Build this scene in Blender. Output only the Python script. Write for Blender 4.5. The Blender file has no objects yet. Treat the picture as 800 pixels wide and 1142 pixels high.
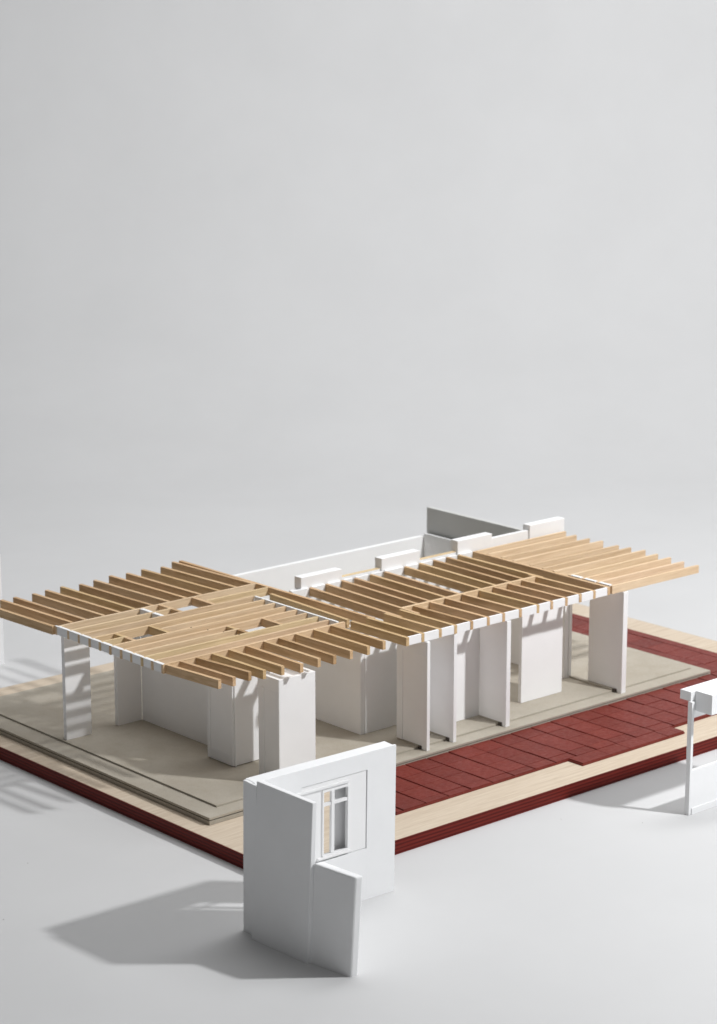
import bpy, bmesh, math, random
from mathutils import Vector, Matrix
random.seed(7)
S = 0.01                      # everything below is written in centimetres
SC = bpy.context.scene
COL = SC.collection

# ------------------------------------------------------------------ materials
def new_mat(name):
    m = bpy.data.materials.new(name); m.use_nodes = True
    nt = m.node_tree; b = nt.nodes['Principled BSDF']
    return m, nt, b
def node(nt, t, **k):
    n = nt.nodes.new(t)
    for a, v in k.items(): setattr(n, a, v)
    return n
def coords(nt, scale, rnd=True):
    tc = node(nt, 'ShaderNodeTexCoord'); mp = node(nt, 'ShaderNodeMapping')
    mp.inputs['Scale'].default_value = scale
    src = tc.outputs['Object']
    if rnd:
        oi = node(nt, 'ShaderNodeObjectInfo'); mu = node(nt, 'ShaderNodeVectorMath', operation='SCALE')
        cb = node(nt, 'ShaderNodeCombineXYZ')
        for i in range(3): nt.links.new(oi.outputs['Random'], cb.inputs[i])
        mu.inputs['Scale'].default_value = 3.7
        nt.links.new(cb.outputs[0], mu.inputs[0])
        ad = node(nt, 'ShaderNodeVectorMath', operation='ADD')
        nt.links.new(src, ad.inputs[0]); nt.links.new(mu.outputs[0], ad.inputs[1]); src = ad.outputs[0]
    nt.links.new(src, mp.inputs['Vector'])
    return mp.outputs['Vector']
def noise(nt, vec, scale=1, detail=4, rough=.55, dist=0):
    n = node(nt, 'ShaderNodeTexNoise')
    n.inputs['Scale'].default_value = scale; n.inputs['Detail'].default_value = detail
    n.inputs['Roughness'].default_value = rough; n.inputs['Distortion'].default_value = dist
    nt.links.new(vec, n.inputs['Vector']); return n.outputs['Fac']
def ramp(nt, fac, stops):
    r = node(nt, 'ShaderNodeValToRGB'); e = r.color_ramp.elements
    while len(e) < len(stops): e.new(.5)
    for el, (p, c) in zip(e, stops): el.position = p; el.color = (*c, 1)
    nt.links.new(fac, r.inputs['Fac']); return r.outputs['Color']
def mul(nt, a, b, f=1.0, mode='MULTIPLY'):
    m = node(nt, 'ShaderNodeMix', data_type='RGBA', blend_type=mode); m.inputs['Factor'].default_value = f
    nt.links.new(a, m.inputs[6]); nt.links.new(b, m.inputs[7]); return m.outputs[2]
def bump(nt, b, fac, strength, dist):
    n = node(nt, 'ShaderNodeBump'); n.inputs['Strength'].default_value = strength; n.inputs['Distance'].default_value = dist
    nt.links.new(fac, n.inputs['Height']); nt.links.new(n.outputs['Normal'], b.inputs['Normal'])

def wood(name, axis, cols, vary=.22, rough=.62):
    m, nt, b = new_mat(name)
    along, across = 9, 330
    sc = [across]*3; sc['xyz'.index(axis)] = along
    v = coords(nt, sc)
    g = noise(nt, v, 1, 5, .6, .6)
    c = ramp(nt, g, [(.28, cols[0]), (.5, cols[1]), (.72, cols[2])])
    sc2 = [1400]*3; sc2['xyz'.index(axis)] = 60
    fine = noise(nt, coords(nt, sc2), 1, 2, .5)
    c = mul(nt, c, ramp(nt, fine, [(.3, (.84, .81, .77)), (.62, (1, 1, 1))]), .75)
    oi = node(nt, 'ShaderNodeObjectInfo')
    tint = ramp(nt, oi.outputs['Random'], [(0, (1-vary, 1-vary*1.2, 1-vary*1.5)), (.3, (1, .97, .97)), (.55, (.97, .99, .88)), (.8, (1, .95, .90)), (1, (1, 1, 1))])
    c = mul(nt, c, tint, 1)
    nt.links.new(c, b.inputs['Base Color']); b.inputs['Roughness'].default_value = rough
    b.inputs['Specular IOR Level'].default_value = .06
    bump(nt, b, g, .25, .0003)
    return m
JW = [(.62, .46, .30), (.75, .58, .395), (.80, .645, .47)]
M_WX = wood('basswood_lengthwise', 'x', JW, .12)
M_WY = wood('basswood_crosswise', 'y', [(.52, .355, .205), (.655, .465, .285), (.73, .55, .365)], .26)
M_PLY = wood('birch_plywood', 'x', [(.56, .475, .37), (.62, .54, .43), (.67, .60, .49)], .02, .6)

def white(name, col, var=.03, rough=.75, bs=.12):
    m, nt, b = new_mat(name)
    v = coords(nt, (1, 1, 1))
    n1 = noise(nt, v, 6 if name == 'paper_sheet' else 28, 4, .6)
    lo = tuple(c*(1-var*2.2) for c in col)
    c = ramp(nt, n1, [(.3, lo), (.65, col)])
    nt.links.new(c, b.inputs['Base Color']); b.inputs['Roughness'].default_value = rough
    b.inputs['Specular IOR Level'].default_value = .2
    bump(nt, b, noise(nt, v, 900, 3, .6), bs, .0002)
    return m
M_W = white('white_card', (.89, .89, .89), .015)
M_WD = white('painted_white_board', (.875, .88, .885), .015)
M_SHADED = white('shade_grey_card', (.62, .62, .60), .012)  # white card darkened: the gable wall's shade is put into its colour
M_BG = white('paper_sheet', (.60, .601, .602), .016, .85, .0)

m, nt, b = new_mat('grey_board'); M_CARD = m
v = coords(nt, (1, 1, 1))
c = ramp(nt, noise(nt, v, 45, 5, .65), [(.3, (.40, .362, .298)), (.7, (.455, .42, .358))])
c = mul(nt, c, ramp(nt, noise(nt, v, 1300, 2, .6), [(.33, (.72, .70, .66)), (.5, (1, 1, 1))]), .45)
nt.links.new(c, b.inputs['Base Color']); b.inputs['Roughness'].default_value = .85; b.inputs['Specular IOR Level'].default_value = .2
bump(nt, b, noise(nt, v, 1100, 3), .2, .0002)

m, nt, b = new_mat('shade_and_crumb_brown'); M_DARK = m  # near-black for painted shade in gaps and rail ends, also for real crumbs
b.inputs['Base Color'].default_value = (.07, .055, .045, 1); b.inputs['Roughness'].default_value = .9

m, nt, b = new_mat('red_painted_tiles'); M_TILE = m
v = coords(nt, (1, 1, 1))
at = node(nt, 'ShaderNodeAttribute', attribute_name='tone')
c = ramp(nt, noise(nt, v, 120, 5, .7), [(.3, (.155, .020, .014)), (.7, (.205, .034, .024))])
tn = ramp(nt, at.outputs['Fac'], [(0, (.82, .80, .80)), (1, (1.0, 1.0, 1.0))])
c = mul(nt, c, tn, 1)
nt.links.new(c, b.inputs['Base Color'])
rr = ramp(nt, noise(nt, v, 260, 4, .7), [(.3, (.42,)*3), (.7, (.65,)*3)])
nt.links.new(rr, b.inputs['Roughness']); b.inputs['Specular IOR Level'].default_value = .28
bump(nt, b, noise(nt, v, 420, 5, .7), .35, .0006)

m, nt, b = new_mat('red_painted_edge'); M_EDGE = m
tc = node(nt, 'ShaderNodeTexCoord'); sx = node(nt, 'ShaderNodeSeparateXYZ'); nt.links.new(tc.outputs['Object'], sx.inputs[0])
mm = node(nt, 'ShaderNodeMath', operation='MULTIPLY'); mm.inputs[1].default_value = 2*math.pi/.0030
nt.links.new(sx.outputs['Z'], mm.inputs[0])
nz = noise(nt, coords(nt, (12, 12, 300), False), 1, 4, .6)
ad = node(nt, 'ShaderNodeMath', operation='MULTIPLY_ADD'); ad.inputs[1].default_value = 3.0
nt.links.new(nz, ad.inputs[0]); nt.links.new(mm.outputs[0], ad.inputs[2])
sn = node(nt, 'ShaderNodeMath', operation='SINE'); nt.links.new(ad.outputs[0], sn.inputs[0])
mr = node(nt, 'ShaderNodeMapRange'); mr.inputs['From Min'].default_value = -1; nt.links.new(sn.outputs[0], mr.inputs['Value'])
c = ramp(nt, mr.outputs[0], [(.0, (.09, .008, .006)), (.5, (.145, .014, .010)), (1, (.18, .020, .013))])
b.inputs['Specular IOR Level'].default_value = .15
c = mul(nt, c, ramp(nt, noise(nt, coords(nt, (60, 60, 900), False), 1, 3), [(.3, (.75, .7, .7)), (.6, (1, 1, 1))]), .7)
nt.links.new(c, b.inputs['Base Color']); b.inputs['Roughness'].default_value = .5
bump(nt, b, sn.outputs[0], .3, .0003)

m, nt, b = new_mat('dark_hole'); M_HOLE = m
b.inputs['Base Color'].default_value = (.06, .035, .02, 1); b.inputs['Roughness'].default_value = .9

# ------------------------------------------------------------------ mesh helpers
HEXF = [(0, 3, 2, 1), (4, 5, 6, 7), (0, 1, 5, 4), (1, 2, 6, 5), (2, 3, 7, 6), (3, 0, 4, 7)]
class MB:
    def __init__(s): s.v = []; s.f = []; s.t = []
    def hexa(s, bot, top, tone=1.0):
        k = len(s.v); s.v += [tuple(p) for p in bot] + [tuple(p) for p in top]
        s.f += [tuple(k+i for i in q) for q in HEXF]; s.t += [tone]*6; return s
    def box(s, x0, x1, y0, y1, z0, z1, tone=1.0):
        return s.hexa([(x0, y0, z0), (x1, y0, z0), (x1, y1, z0), (x0, y1, z0)],
                      [(x0, y0, z1), (x1, y0, z1), (x1, y1, z1), (x0, y1, z1)], tone)
    def cyl(s, x, y, z0, z1, r, n=10):
        k = len(s.v)
        for z in (z0, z1):
            for i in range(n): a = 2*math.pi*i/n; s.v.append((x+r*math.cos(a), y+r*math.sin(a), z))
        s.f.append(tuple(k+n+i for i in range(n))); s.f.append(tuple(k+n-1-i for i in range(n)))
        for i in range(n): j = (i+1) % n; s.f.append((k+i, k+j, k+n+j, k+n+i))
        s.t += [1.0]*(n+2); return s
    def build(s, name, mat, parent=None, bevel=.025, tone=False):
        xs, ys, zs = zip(*s.v)
        o0 = Vector(((min(xs)+max(xs))/2, (min(ys)+max(ys))/2, min(zs)))
        me = bpy.data.meshes.new(name)
        me.from_pydata([(Vector(p)-o0)*S for p in s.v], [], s.f); me.update()
        if tone:
            a = me.attributes.new('tone', 'FLOAT', 'FACE')
            for i, t in enumerate(s.t): a.data[i].value = t
        me.materials.append(mat)
        o = bpy.data.objects.new(name, me); COL.objects.link(o)
        o.location = o0*S
        if parent is not None:
            o.parent = parent
            if not parent.get('_local'): o.location = o0*S - parent.location
        if bevel:
            md = o.modifiers.new('bevel', 'BEVEL'); md.width = bevel*S; md.segments = 2; md.limit_method = 'ANGLE'
            md.harden_normals = False
        return o
def tag(o, label=None, cat=None, group=None, kind=None):
    if label: o['label'] = label
    if cat and not kind: o['kind'] = 'thing'
    if cat: o['category'] = cat
    if group: o['group'] = group
    if kind: o['kind'] = kind
    return o
def empty(name, loc, label, cat, group=None, local=False):
    o = bpy.data.objects.new(name, None); COL.objects.link(o)
    o.location = Vector(loc)*S; o.empty_display_size = .01
    if local: o['_local'] = 1
    return tag(o, label, cat, group)
def wob(a=.02): return random.uniform(-a, a)

# ------------------------------------------------------------------ camera frame
CAM = Vector((-103.709, -125.568, 66.576))
PITCH, YAW = math.radians(12.98948), math.radians(41.37647)
fw2 = Vector((math.sin(YAW), math.cos(YAW), 0)); rt = Vector((math.cos(YAW), -math.sin(YAW), 0))

# ------------------------------------------------------------------ backdrop: paper sheet swept up behind the model
def backdrop():
    prof = [(-260, 0), (-60, 0), (100, 0), (200, 0), (300, 0)]
    R = 70
    for i in range(1, 17):
        a = math.pi/2*i/16; prof.append((300+R*math.sin(a), R-R*math.cos(a)))
    prof += [(370, 130), (370, 220), (370, 340)]
    base = Vector((CAM.x, CAM.y, 0)); W = [-420, -200, -80, 0, 80, 200, 420]
    vs = []; fs = []
    for s, z in prof:
        for w in W: vs.append((base + fw2*s + rt*w + Vector((0, 0, z)))*S)
    n = len(W)
    for i in range(len(prof)-1):
        for j in range(n-1): k = i*n+j; fs.append((k, k+1, k+n+1, k+n))
    me = bpy.data.meshes.new('backdrop'); me.from_pydata(vs, [], fs); me.materials.append(M_BG)
    for p in me.polygons: p.use_smooth = True
    o = bpy.data.objects.new('backdrop', me); COL.objects.link(o); o['kind'] = 'structure'
backdrop()

# ------------------------------------------------------------------ base board
BX, BY, BT = 72.5, 54.0, 1.2
base = empty('base_board', (BX/2, BY/2, 0), 'birch plywood board with dark red painted edges carrying the whole model', 'board')
MB().box(.06, BX-.06, .06, BY-.06, .02, BT).build('plywood_panel', M_PLY, base, .03)
r = MB()
r.box(0, BX, 0, .06, 0, BT-.03); r.box(0, BX, BY-.06, BY, 0, BT-.03)
r.box(0, .06, .06, BY-.06, 0, BT-.03); r.box(BX-.06, BX, .06, BY-.06, 0, BT-.03)
r.build('painted_edge', M_EDGE, base, 0)

# ------------------------------------------------------------------ red tiled paving
def paving():
    m = MB(); z0, zg, z1 = BT+.004, 1.36, 1.47; TX0 = 14.5
    m.box(14.5, 34.35, 4.02, 50.5, z0, zg, .8); m.box(34.35, 47.5, 2.33, 50.5, z0, zg, .8)
    m.box(47.5, 68.2, 4.02, 50.5, z0, zg, .8); m.box(68.2, 68.75, 4.02, 18.4, z0, zg, .8); m.box(68.2, 68.5, 18.4, 50.5, z0, zg, .8)
    P = 2.52
    def tiles(x0, x1, y0, y1, ye, xs, ys, gx=.12, gy=.05):
        for i in range(len(xs)-1):
            off = wob(.22)
            for j in range(len(ys)-1):
                a = xs[i]+gx/2+wob(.015); b_ = xs[i+1]-gx/2+wob(.015)
                c_ = ys[j]+gy/2+(off if j else 0); d = ys[j+1]-gy/2+(off if j < len(ys)-2 else 0)
                zz = z1+wob(.022)
                m.box(a, b_, c_, d, zg-.01, zz, random.uniform(0, 1))
    X = [17.75+P*i for i in range(-3, 21)]
    # border strip without cross joints, then the grid of squares
    for a, b_, y in ((TX0+.02, 62.4, 4.04),):
        xs = [a]+[x for x in X if a+.4 < x < b_-.4]+[b_]
        tiles(a, b_, y, 12.0, 0, xs, [y, 5.1, 7.5, 9.85, 12.2], .15)
    tiles(0, 0, 0, 0, 0, [62.45, 64.9, 67.3], [4.04, 5.1, 7.5, 9.85, 12.2], .15)
    for a, b_ in ((34.4, 37.8), (37.8, 40.35), (40.35, 42.85), (42.85, 45.3), (45.3, 47.45)): m.box(a+.02, b_-.02, 2.36, 3.99, zg-.01, z1+wob(.01), random.uniform(.3, 1))
    # strip along the right edge of the grey board
    ys = [12.25+2.5*i for i in range(0, 16)]
    for a, b_, gx in ((62.72, 64.9, .03), (64.9, 67.25, .12), (67.25, 68.45, .12)):
        pass
    tiles(0, 0, 0, 0, 0, [60.2, 64.6, 67.25], ys, .05, .05)
    for j in range(5): m.box(67.33, 68.44, 12.3+7.6*j, 12.3+7.6*(j+1)-.04, zg-.01, z1+wob(.01), random.uniform(.4, 1))
    o = m.build('tiled_paving', M_TILE, None, .018, True)
    tag(o, 'dark red sheet of square scored paving tiles lying on the plywood round the grey floor', 'paving')
paving()

# ------------------------------------------------------------------ grey board floor
fl = empty('floor_slab', (32.2, 31, BT), 'layered grey board floor of the model house, on which the white walls stand', 'floor')
MB().box(1.87, 62.55, 12.1, 50.0, 1.204, 1.54).build('lower_board', M_CARD, fl, .02)
MB().box(2.0, 62.4, 12.24, 49.9, 1.541, 1.634).build('gap_shade', M_DARK, fl, 0)  # dark strip standing in for the shade in the crack between boards
MB().box(1.84, 62.5, 12.07, 50.03, 1.635, 1.84).build('middle_board', M_CARD, fl, .02)
MB().box(3.75, 61.4, 13.62, 49.6, 1.842, 2.0).build('top_sheet', M_CARD, fl, .012)
FZ = 2.003

# ------------------------------------------------------------------ roof frame
ZT, JH, JT, JX = 12.35, .74, .33, .26
roof = empty('roof_frame', (32, 25, 11.6), 'open roof of pale timber joists and white spacer blocks laid over the white walls', 'roof')
def bar(p0, p1, name='joist', mat=None, w=JT, zt=ZT, h=JH, side=1, dz=(0, 0)):
    """bar between two plan points; the points run along its left (side=1) or near edge"""
    a = Vector((*p0, 0)); b_ = Vector((*p1, 0)); d = (b_-a).normalized()
    n = Vector((d.y, -d.x, 0))*w*side
    z0a, z0b = zt+dz[0]+wob(.012), zt+dz[1]+wob(.012)
    q = [a, b_, b_+n, a+n]
    if side < 0: q = [a, a+n, b_+n, b_]; zz = [z0a, z0a, z0b, z0b]
    else: zz = [z0a, z0b, z0b, z0a]
    # wanted order is counter clockwise seen from above
    if (q[1]-q[0]).cross(q[2]-q[1]).z < 0: q = q[::-1]; zz = zz[::-1]
    m = MB().hexa([(p.x, p.y, z-h) for p, z in zip(q, zz)], [(p.x, p.y, z) for p, z in zip(q, zz)])
    if mat is None: mat = M_WX if abs(d.x) > abs(d.y) else M_WY
    return m.build(name, mat, roof, 0)
# joists running lengthways over the left part, cut where the roof lights are
YJ = [35.1, 33.3, 31.7, 30.1, 28.65, 27.15, 25.6, 24.2, 22.7, 21.3, 19.9]      # near face of each
cuts = {4: (6.15, 9.4), 7: (14.75, 18.2), 1: (14.55, 17.85)}
for i, y in enumerate(YJ):
    xe = 25.3 if i < 2 else (22.29 if i < 10 else 22.9)
    segs = [(3.36 + wob(.03), xe)]
    if i in cuts: segs = [(segs[0][0], cuts[i][0]), (cuts[i][1]+.38, xe)]
    for a, b_ in segs:
        bar((a, y), (b_, y+wob(.02)), side=-1, w=JX)
def header(x, i0, i1, mat=M_WY, name='header', w=.38, zt=ZT-.01):
    """cross piece between joist i0 (far) and i1 (near)"""
    return MB().box(x, x+w, YJ[i1]+JX+.004, YJ[i0]-.004, zt-JH+.02, zt).build(name, mat, roof, .015)
header(5.77, 3, 4); header(5.77, 4, 5); header(9.42, 3, 5)
header(14.37, 6, 7); header(14.37, 7, 8); header(18.22, 6, 8)
header(14.17, 0, 1); header(14.17, 1, 2); header(17.87, 0, 2)
header(12.15, 0, 1, M_W, 'spacer_block'); header(12.15, 1, 2, M_W, 'spacer_block')
for i in range(10):
    header(3.40+wob(.03), i, i+1, M_W, 'spacer_block', .36, ZT+.0)
MB().box(3.37, 3.55, 20.0, 35.4, ZT+.014, ZT+.035).build('edge_strip', M_W, roof, .01)
MB().box(22.30, 22.52, 20.3, 31.65, ZT-.72, ZT+.04).build('edge_strip', M_W, roof, .01)
# joists reaching out at the back left
tips = [(2.6, 45.7), (4.47, 45.7), (5.88, 45.74), (7.81, 45.61), (9.46, 45.99), (11.09, 45.96), (12.99, 45.69), (14.87, 46.11),
        (16.75, 46.29), (18.47, 45.98), (20.55, 46.43), (22.47, 45.96), (24.4, 46.78)]
for i, (x, y) in enumerate(tips):
    bar((x, y), (x+.55, YJ[0]+JT+.01), side=-1, dz=(wob(.04), 0), mat=M_W if i == 6 and False else None)
# joists reaching out at the front left
ft = [(4.15, 13.66), (5.5, 13.52), (7.4, 13.9), (8.57, 13.49), (10.23, 13.19), (11.94, 12.86), (13.82, 12.88), (15.53, 12.91),
      (17.32, 12.89), (19.4, 13.1), (21.21, 13.17)]
fs = [3.61, 5.06, 6.69, 8.32, 10.1, 11.89, 13.8, 15.43, 17.25, 19.3, 21.22]
for (x, y), x1 in zip(ft, fs):
    bar((x1, 19.89), (x, y), dz=(0, wob(.05)), side=-1)
# middle part: front half, back half, cross beam
fe = [23.53, 25.31, 27.34, 29.15, 31.08, 33.09, 34.96, 37.05, 39.24, 41.0, 42.89, 44.71, 46.55, 48.45]
for i, x in enumerate(fe):
    off = -.15 if 0 < i < 4 else -.25
    if i < 4: ys = 19.75
    elif i < 12: ys = 19.86
    else: ys = 20.9 if i == 12 else 12.8
    if i == 0: bar((23.41, 19.8), (x, 12.78), side=-1)
    elif i < 13: bar((x+off, ys), (x, 12.8), side=-1)
for i in range(13):
    MB().box(fe[i]+JT+.005, fe[i+1]-.005, 12.83+wob(.02), 13.04, ZT-JH+wob(.015), ZT-.005).build('spacer_block', M_W, roof, .012)
bt = [(23.95, 31.5), (25.75, 46.62), (28.01, 30.8), (29.94, 30.8), (31.87, 30.88), (33.33, 30.63), (35.27, 30.65), (37.01, 30.6),
      (39.71, 30.78), (41.62, 30.79), (43.48, 30.91), (45.17, 30.82), (46.66, 30.69), (48.72, 30.72)]
for i, (x, y) in enumerate(bt):
    if i == 0: bar((x, y), (23.42, 20.3), side=-1)
    elif i == 1: bar((25.15, y), (25.45, 19.2), side=-1)
    elif i == 13: bar((x, y), (48.45, 12.8), side=-1)
    elif i < 4: bar((x, y), (x-.55, 18.4-.2*i), side=-1)
    else: bar((x, y), (x-.35 if i < 12 else x-.1, 20.3 if i < 12 else 19.4), side=-1)
bar((29.7, 19.9), (46.4, 19.9), name='cross_beam', side=-1, zt=ZT+.0)
# right part: joists reaching out to the right
rtips = [(61.44, 30.4), (61.3, 28.8), (61.29, 27.0), (61.5, 25.4), (61.38, 23.2), (61.28, 21.5), (61.8, 20.1), (61.36, 18.1), (61.31, 16.4), (61.12, 14.6), (61.14, 12.8)]
for i, (x, y) in enumerate(rtips):
    bar((49.13, y+.05), (x, y), side=-1, w=JX, dz=(0, wob(.05)))
for i in (7, 8, 9):
    y1 = rtips[i][1]-.02; y0 = rtips[i+1][1]+JT+.08
    MB().box(49.13, 49.5, y0, y1, ZT-.68, ZT+.03).build('spacer_block', M_W, roof, .012)
# nail holes in the lengthways joists
for k, (x, i) in enumerate(((11.9, 5), (12.5, 6), (13.1, 7), (13.6, 8))):
    MB().cyl(x, YJ[i]+.19, ZT-.005, ZT+.018, .07).build('nail_hole', M_HOLE, roof, 0)

# ------------------------------------------------------------------ white walls standing on the floor
WT = 11.55
def wall(name, label, cat, x0, x1, y0, y1, z0=FZ, z1=WT, mat=None, parts=None, skew=0):
    o = MB().box(x0, x1, y0, y1, z0, z1).build(name, mat or M_W, None, .03)
    tag(o, label, cat)
    if parts:
        for nm, mb, mt in parts:
            c_ = mb.build(nm, mt, o, .015)
    return o
wall('pillar', 'thin white pillar at the far left corner under the roof, striped by joist shadows', 'pillar', 4.0, 6.65, 35.0, 35.45)
wall('return_wall', 'narrow white wall right of the striped pillar, meeting the long wall at its edge', 'wall', 9.7, 12.33, 35.35, 35.8)
wall('long_wall', 'long shaded white wall running back under the left roof, ending behind the narrow cabinet', 'wall', 12.34, 12.8, 23.7, 35.34)

def cabinet(name, label, x0, x1, y0, y1, z1, frame):
    t = .32
    e = empty(name, ((x0+x1)/2, (y0+y1)/2, FZ), label, 'cabinet')
    MB().box(x0, x0+t, y0+t+.003, y1, FZ+.08, z1).build('side_panel', M_WD, e, .04)
    MB().box(x1-t, x1, y0+t+.003, y1, FZ+.05, z1).build('side_panel', M_WD, e, .03)
    MB().box(x0, x1, y0, y0+t, FZ+.06, z1).build('front_panel', M_WD, e, .03)
    MB().box(x0+t+.003, x1-t-.003, y1-t, y1, FZ, z1-.03).build('back_panel', M_WD, e, .02)
    MB().box(x0+t+.003, x1-t-.003, y0+t+.003, y1-t-.003, z1-.4, z1-.14).build('top_panel', M_WD, e, .02)
    m = MB(); g = .055
    for (a, b_, c_, d) in frame: m.box(x0-g, x0-.002, y0+a*(y1-y0), y0+b_*(y1-y0), FZ+.08+c_*(z1-FZ-.08), FZ+.08+d*(z1-FZ-.08))
    m.build('door_frame', M_WD, e, .02)
    return e
c1 = cabinet('cabinet', 'slim white cabinet with framed side, standing left of the wider cabinet', 10.5, 13.35, 19.95, 23.4, WT-.15,
        [(.88, 1, 0, 1), (0, .12, 0, 1), (.121, .879, 0, .10)])
MB().box(10.62, 10.8, 19.84, 19.94, FZ+.02, WT-.3).build('corner_trim', M_WD, c1, .03)
c2 = cabinet('cabinet', 'wider white cabinet with bright blank front, just behind the loose corner piece', 10.7, 14.55, 14.05, 16.8, 10.95,
        [(.72, .80, 0, .879), (0, .10, 0, .879), (.0, 1, .88, 1)])
MB().box(14.56, 14.7, 14.3, 16.7, 5.2, 10.8).build('end_panel', M_WD, c2, .02)

# block with the deep shaded corner
e = empty('room_block', (27, 22, FZ), 'white room block with a tall shaded corner between the cabinets and the fins', 'wall')
MB().box(24.1, 24.55, 19.25, 27.0, FZ, WT).build('left_wall', M_W, e, .03)
MB().box(24.555, 33.0, 19.25, 19.7, FZ, WT).build('front_wall', M_W, e, .03)
def fin(label, x0, x1, y0, y1, frame=False):
    o = MB().box(x0, x1, y0, y1, FZ+.16, WT).box(x0+.004, x1-.004, y0+.004, 13.25, 1.845, FZ+.17).build('wall_fin', M_W, None, .02)
    tag(o, label, 'wall', 'white wall fins along the front of the floor')
    MB().box(x0-.1, x1-.05, 13.27, 13.62, 1.845, FZ+.15).build('shaded_rail_end', M_DARK, o, .02)  # rail end coloured near-black to paint in its shade
    MB().box(x0+.02, x1-.02, 13.64, y1, FZ, FZ+.157).build('foot_rail', M_CARD, o, .01)
    if frame:
        MB().box(x0-.05, x0-.002, y1-.75, y1, FZ+.16, WT-.02).box(x0-.05, x0-.002, y0+.1, y1-.752, WT-1.3, WT-.02).build('trim', M_WD, o, .015)
    return o
fin('white wall fin nearest the two cabinets, with a raised frame on its beige shaded side', 25.8, 26.15, 12.6, 16.4, True)
fin('plain narrow white wall fin, second along the front edge from the cabinets', 29.08, 29.45, 12.75, 16.15)
fin('broad white wall fin standing just left of the sunlit rectangular panel', 35.5, 36.0, 12.75, 16.15)
wall('back_wall', 'low lit white wall closing the bay behind the three fins, crossed by joist shadows', 'wall', 26.16, 35.95, 16.42, 16.8, z1=11.35)
wall('front_panel_wall', 'large sunlit white rectangular panel with a shadow band across its top', 'wall', 41.1, 46.45, 16.4, 16.78,
     parts=[('lintel', MB().box(36.02, 41.08, 16.35, 16.6, 11.1, 11.54), M_W)])
g = wall('double_wall', 'white double-layered wall seen end-on between the sunlit panel and the tall right pillar', 'wall', 49.55, 50.08, 19.1, 30.6)
MB().box(50.13, 50.5, 19.05, 30.6, FZ, WT-.1).build('outer_layer', M_W, g, .02)
MB().box(50.085, 50.125, 19.3, 30.5, FZ, WT-.2).build('gap_shade', M_DARK, g, 0)  # dark strip paints the shade in the crack between the two layers
p = MB().box(50.5, 51.1, 12.65, 16.9, FZ+.16, WT).box(50.504, 51.096, 12.654, 13.25, 1.845, FZ+.17).build('pillar', M_W, None, .02)
tag(p, 'tall grey-white pillar at the right end of the house, its thin front edge bright', 'pillar')
MB().box(50.3, 51.0, 13.27, 13.62, 1.845, FZ+.15).build('shaded_rail_end', M_DARK, p, .02)  # shade of the rail end painted by its dark colour
MB().box(50.2, 50.55, 13.64, 19.0, FZ, FZ+.155).build('foot_rail', M_CARD, p, .01)
# rear wall with four parapet blocks
rw = wall('rear_wall', 'white rear wall with four raised blocks rising behind the roof joists', 'wall', 26.4, 61.9, 31.15, 31.75, z1=12.2)
for x0, x1, zt in ((27.25, 32.2, 13.35), (37.1, 42.0, 13.5), (46.95, 51.6, 13.62), (56.85, 61.8, 13.62)):
    MB().box(x0, x1, 31.0, 31.95, 12.203, zt).build('parapet_block', M_W, rw, .03)
for x0, x1 in ((32.25, 37.05), (42.05, 46.9), (51.65, 56.8)):
    MB().box(x0, x1, 31.17, 31.6, 12.203, 12.5 if x0 < 50 else 13.1).build('coping', M_W, rw, .02)
for x0, x1 in ((32.25, 37.05), (42.05, 46.9)):
    MB().box(x0, x1, 31.17, 31.6, 12.503, 12.56).build('coping', M_WX, rw, .01)
for i in range(1, 13):
    x0 = bt[i][0]+.4; x1 = bt[i+1][0]-.02
    if i == 1: x0 = 25.95
    MB().box(x0, x1, 30.72, 31.0, ZT-.75, ZT-.01).build('joist_filler', M_W, rw, .01)
# courtyard walls behind
wall('courtyard_wall', 'long low pale wall behind the house, its top edge blurred against the backdrop', 'wall', 30.5, 57.95, 46.9, 47.4, z1=9.6)
wall('gable_wall', 'tall shaded grey end wall standing behind the rear right of the roof', 'wall', 58.0, 58.45, 33.0, 47.2, z1=12.55, mat=M_SHADED)
wall('garden_partition', 'small beige-lit partition tucked in front of the grey end wall', 'wall', 57.3, 57.6, 41.5, 46.85, z1=9.9)

# ------------------------------------------------------------------ loose corner piece in front
cp = empty('wall_corner_piece', (-7.1, -4.75, 0), 'loose white corner piece with a small window and grey side wing, in front', 'model piece', local=True)
cp.rotation_euler = (math.radians(1.3), math.radians(-.3), math.radians(-2.4))
def ring(m, X0, X1, Z0, Z1, hx0, hx1, hz0, hz1, y0, y1):
    m.box(X0, hx0, y0, y1, Z0, Z1); m.box(hx1, X1, y0, y1, Z0, Z1)
    m.box(hx0+.002, hx1-.002, y0, y1, Z0, hz0); m.box(hx0+.002, hx1-.002, y0, y1, hz1, Z1)
H = 11.45
m = MB(); ring(m, .05, 12.75, -.08, H, 6.1, 8.45, 4.4, 9.4, .22, .38); ring(m, .05, 12.75, -.08, H, 4.5, 7.7, 2.6, 9.7, .86, 1.2)
ring(m, .05, 12.75, -.08, H, .4, 12.4, .2, H-.35, .382, .858); m.build('wall', M_WD, cp, 0)
m = MB(); ring(m, -.05, 12.9, -.08, H+.03, 4.15, 10.2, 4.0, 10.15, 0, .19); m.build('facing', M_WD, cp, 0)
m = MB(); ring(m, 4.2, 10.15, 4.05, 10.1, 6.1, 8.45, 4.4, 9.4, .07, .215); m.build('recess_panel', M_W, cp, 0)
m = MB(); ring(m, 6.05, 8.5, 4.35, 9.45, 6.16, 8.38, 4.5, 9.3, -.02, .068); m.build('window_frame', M_W, cp, 0)
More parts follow.
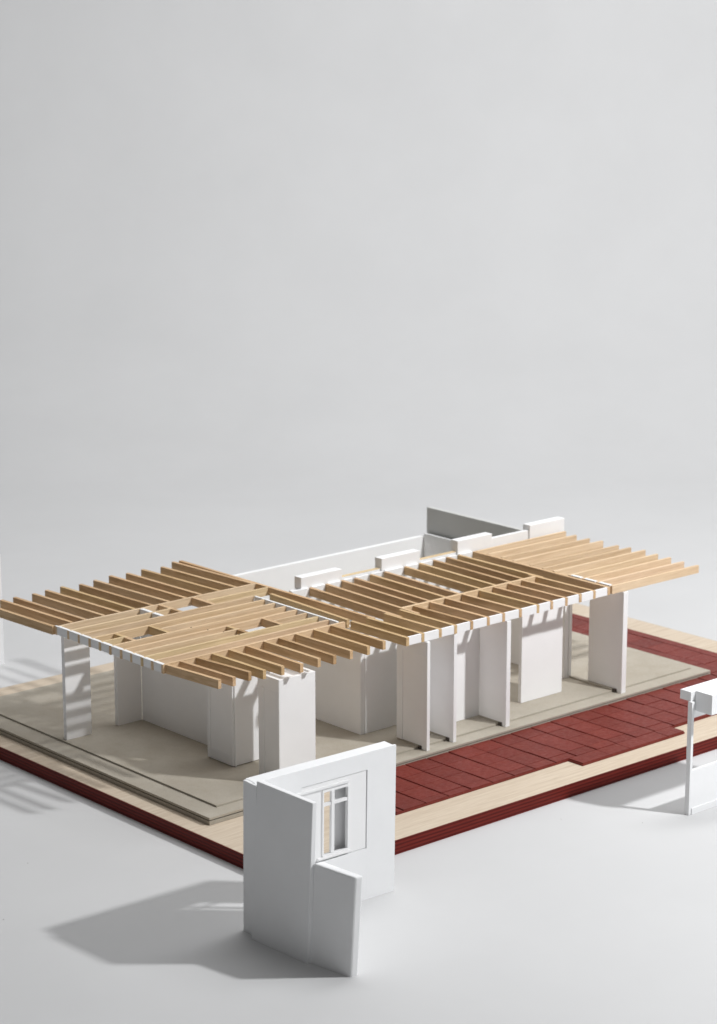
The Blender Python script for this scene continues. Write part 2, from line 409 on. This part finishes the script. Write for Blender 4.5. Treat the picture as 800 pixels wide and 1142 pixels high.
wf = MB().box(6.85, 7.12, -.04, .22, 4.5, 9.3).box(6.165, 6.848, .02, .2, 8.2, 8.45).box(7.122, 8.375, .02, .2, 8.2, 8.45).build('mullion', M_W, cp, .015)
MB().box(3.6, 8.5, -.09, .065, 9.62, 9.8).build('window_head', M_W, cp, .015)
MB().box(5.6, 8.6, -.12, .18, 4.18, 4.34).build('window_sill', M_W, cp, .015)
# side wing, leaning very slightly
MB().hexa([(-.24, -6.35, 0), (.14, -6.4, 0), (-.28, -.44, 0), (-.68, -.44, 0)],
          [(.28, -6.2, 11.8), (.66, -6.2, 11.8), (.22, -.45, 11.8), (-.20, -.45, 11.8)]).build('side_wing', M_WD, cp, .04)
MB().box(-.25, .04, -.43, 1.1, -.08, H-.02).build('corner_post', M_WD, cp, .03)
MB().box(  .045, .9, -.8, -.005, -.08, H-.1).build('corner_filler', M_WD, cp, .03)
MB().hexa([(.68, -10.0, 0), (1.30, -10.05, 0), (.80, -6.41, 0), (.03, -6.41, 0)],
          [(1.02, -10.0, 7.45), (1.68, -10.05, 7.45), (1.05, -6.33, 7.45), (.32, -6.28, 7.45)]).build('low_wall', M_WD, cp, .12)

# ------------------------------------------------------------------ loose piece at the right edge
rp = empty('porch_piece', (40, -9, 0), 'loose white post and lintel piece with a low wall at the right edge', 'model piece')
MB().box(34.5, 34.8, -9.35, -8.9, 0, 9.62).build('post', M_WD, rp, .03)
MB().box(34.6, 47, -9.1, -7.95, 9.63, 10.42).build('top_slab', M_WD, rp, .04)
MB().box(35.15, 47, -10.85, -9.105, 8.75, 10.44).build('deep_lintel', M_WD, rp, .04)
MB().box(34.82, 47, -9.1, -8.75, 8.15, 9.62).build('lintel', M_WD, rp, .02)
MB().box(34.82, 47, -9.3, -8.95, 0, 3.75).build('low_wall', M_WD, rp, .02)
MB().box(34.82, 47, -9.42, -9.305, 0, .55).build('skirting', M_WD, rp, .02)
MB().box(46.6, 47, -8.9, -8.7, 3.76, 8.14).build('post', M_WD, rp, .02)
# ------------------------------------------------------------------ white panel at the left edge
lp = MB().box(5, 16.1, 63.7, 64.3, 0, 11.3).build('loose_panel', M_WD, None, .03)
tag(lp, 'loose white upright panel far behind at the left edge of the photo', 'model piece')
# crumbs of card on the paper
from math import sin
m = MB()
def gp(px, py):
    fx = Vector((math.cos(YAW), -math.sin(YAW), 0)); d = fx*((px-400)/2587.25)
    up = Vector((math.sin(YAW)*math.sin(PITCH), math.cos(YAW)*math.sin(PITCH), math.cos(PITCH)))
    fwd = Vector((math.sin(YAW)*math.cos(PITCH), math.cos(YAW)*math.cos(PITCH), -math.sin(PITCH)))
    r_ = d + fwd - up*((py-571)/2587.25); s = -CAM.z/r_.z; return CAM + r_*s
for px, py in ((4, 1026), (31, 963), (626, 914), (717, 918)):
    q = gp(px, py); a = random.uniform(.025, .05)
    m.hexa([(q.x-a, q.y-a*.6, .002), (q.x+a, q.y-a*.4, .002), (q.x+a*.7, q.y+a*.6, .002), (q.x-a*.8, q.y+a*.5, .002)],
           [(q.x-a*.5, q.y-a*.3, .03), (q.x+a*.5, q.y-a*.2, .04), (q.x+a*.4, q.y+a*.3, .03), (q.x-a*.4, q.y+a*.3, .04)])
tag(m.build('crumbs', M_DARK, None, 0), 'tiny specks of card dust scattered on the white paper', 'dust', kind='stuff')

# ------------------------------------------------------------------ camera
cd = bpy.data.cameras.new('camera'); cam = bpy.data.objects.new('camera', cd); COL.objects.link(cam)
cam.location = CAM*S; cam.rotation_euler = (math.pi/2-PITCH, 0, -YAW)
cd.sensor_fit = 'HORIZONTAL'; cd.sensor_width = 24; cd.lens = 2587.25/800*24
cd.clip_start = .05; cd.clip_end = 50
cd.dof.use_dof = True; cd.dof.focus_distance = 1.80; cd.dof.aperture_fstop = 14
SC.camera = cam

# ------------------------------------------------------------------ light
def lamp(kind, name, loc, power, **k):
    d = bpy.data.lights.new(name, kind); d.energy = power
    for a, v in k.items(): setattr(d, a, v)
    o = bpy.data.objects.new(name, d); COL.objects.link(o); o.location = Vector(loc)*S; return o
lamp('POINT', 'key_lamp', (74, -79, 99), 62, shadow_soft_size=.032, color=(.985, .99, 1))
bl = lamp('AREA', 'backdrop_fill', CAM + fw2*235 + rt*50 + Vector((0, 0, 150)), 39, shape='RECTANGLE', size=1.6, size_y=.8, color=(.985, .99, 1))  # added area light, out of view, lifting the backdrop brightness
tgt = CAM + fw2*370 + Vector((0, 0, 10))
bl.rotation_euler = ((tgt-(CAM + fw2*235 + rt*50 + Vector((0, 0, 150)))).to_track_quat('-Z', 'Y')).to_euler()
lamp('AREA', 'overhead_fill', (-30, 30, 170), 2.0, shape='SQUARE', size=1.5)  # added weak fill from above, no such lamp known; lifts the left side
w = bpy.data.worlds.new('World'); SC.world = w; w.use_nodes = True
nt = w.node_tree; bg = nt.nodes['Background']; bg.inputs[0].default_value = (.99, .995, 1, 1)
tc = node(nt, 'ShaderNodeTexCoord'); dp = node(nt, 'ShaderNodeVectorMath', operation='DOT_PRODUCT'); dp.inputs[1].default_value = (.75, -.45, -.35)
nt.links.new(tc.outputs['Generated'], dp.inputs[0])
mr = node(nt, 'ShaderNodeMapRange'); mr.inputs['From Min'].default_value = -1; mr.inputs['To Min'].default_value = .085; mr.inputs['To Max'].default_value = .20
nt.links.new(dp.outputs['Value'], mr.inputs['Value']); nt.links.new(mr.outputs[0], bg.inputs[1])
SC.view_settings.view_transform = 'Standard'; SC.view_settings.look = 'None'; SC.view_settings.exposure = 0; SC.view_settings.gamma = 1
SC.render.engine = 'CYCLES'
SC.cycles.max_bounces = 8; SC.cycles.diffuse_bounces = 5
for o in bpy.data.objects:
    if '_local' in o: del o['_local']
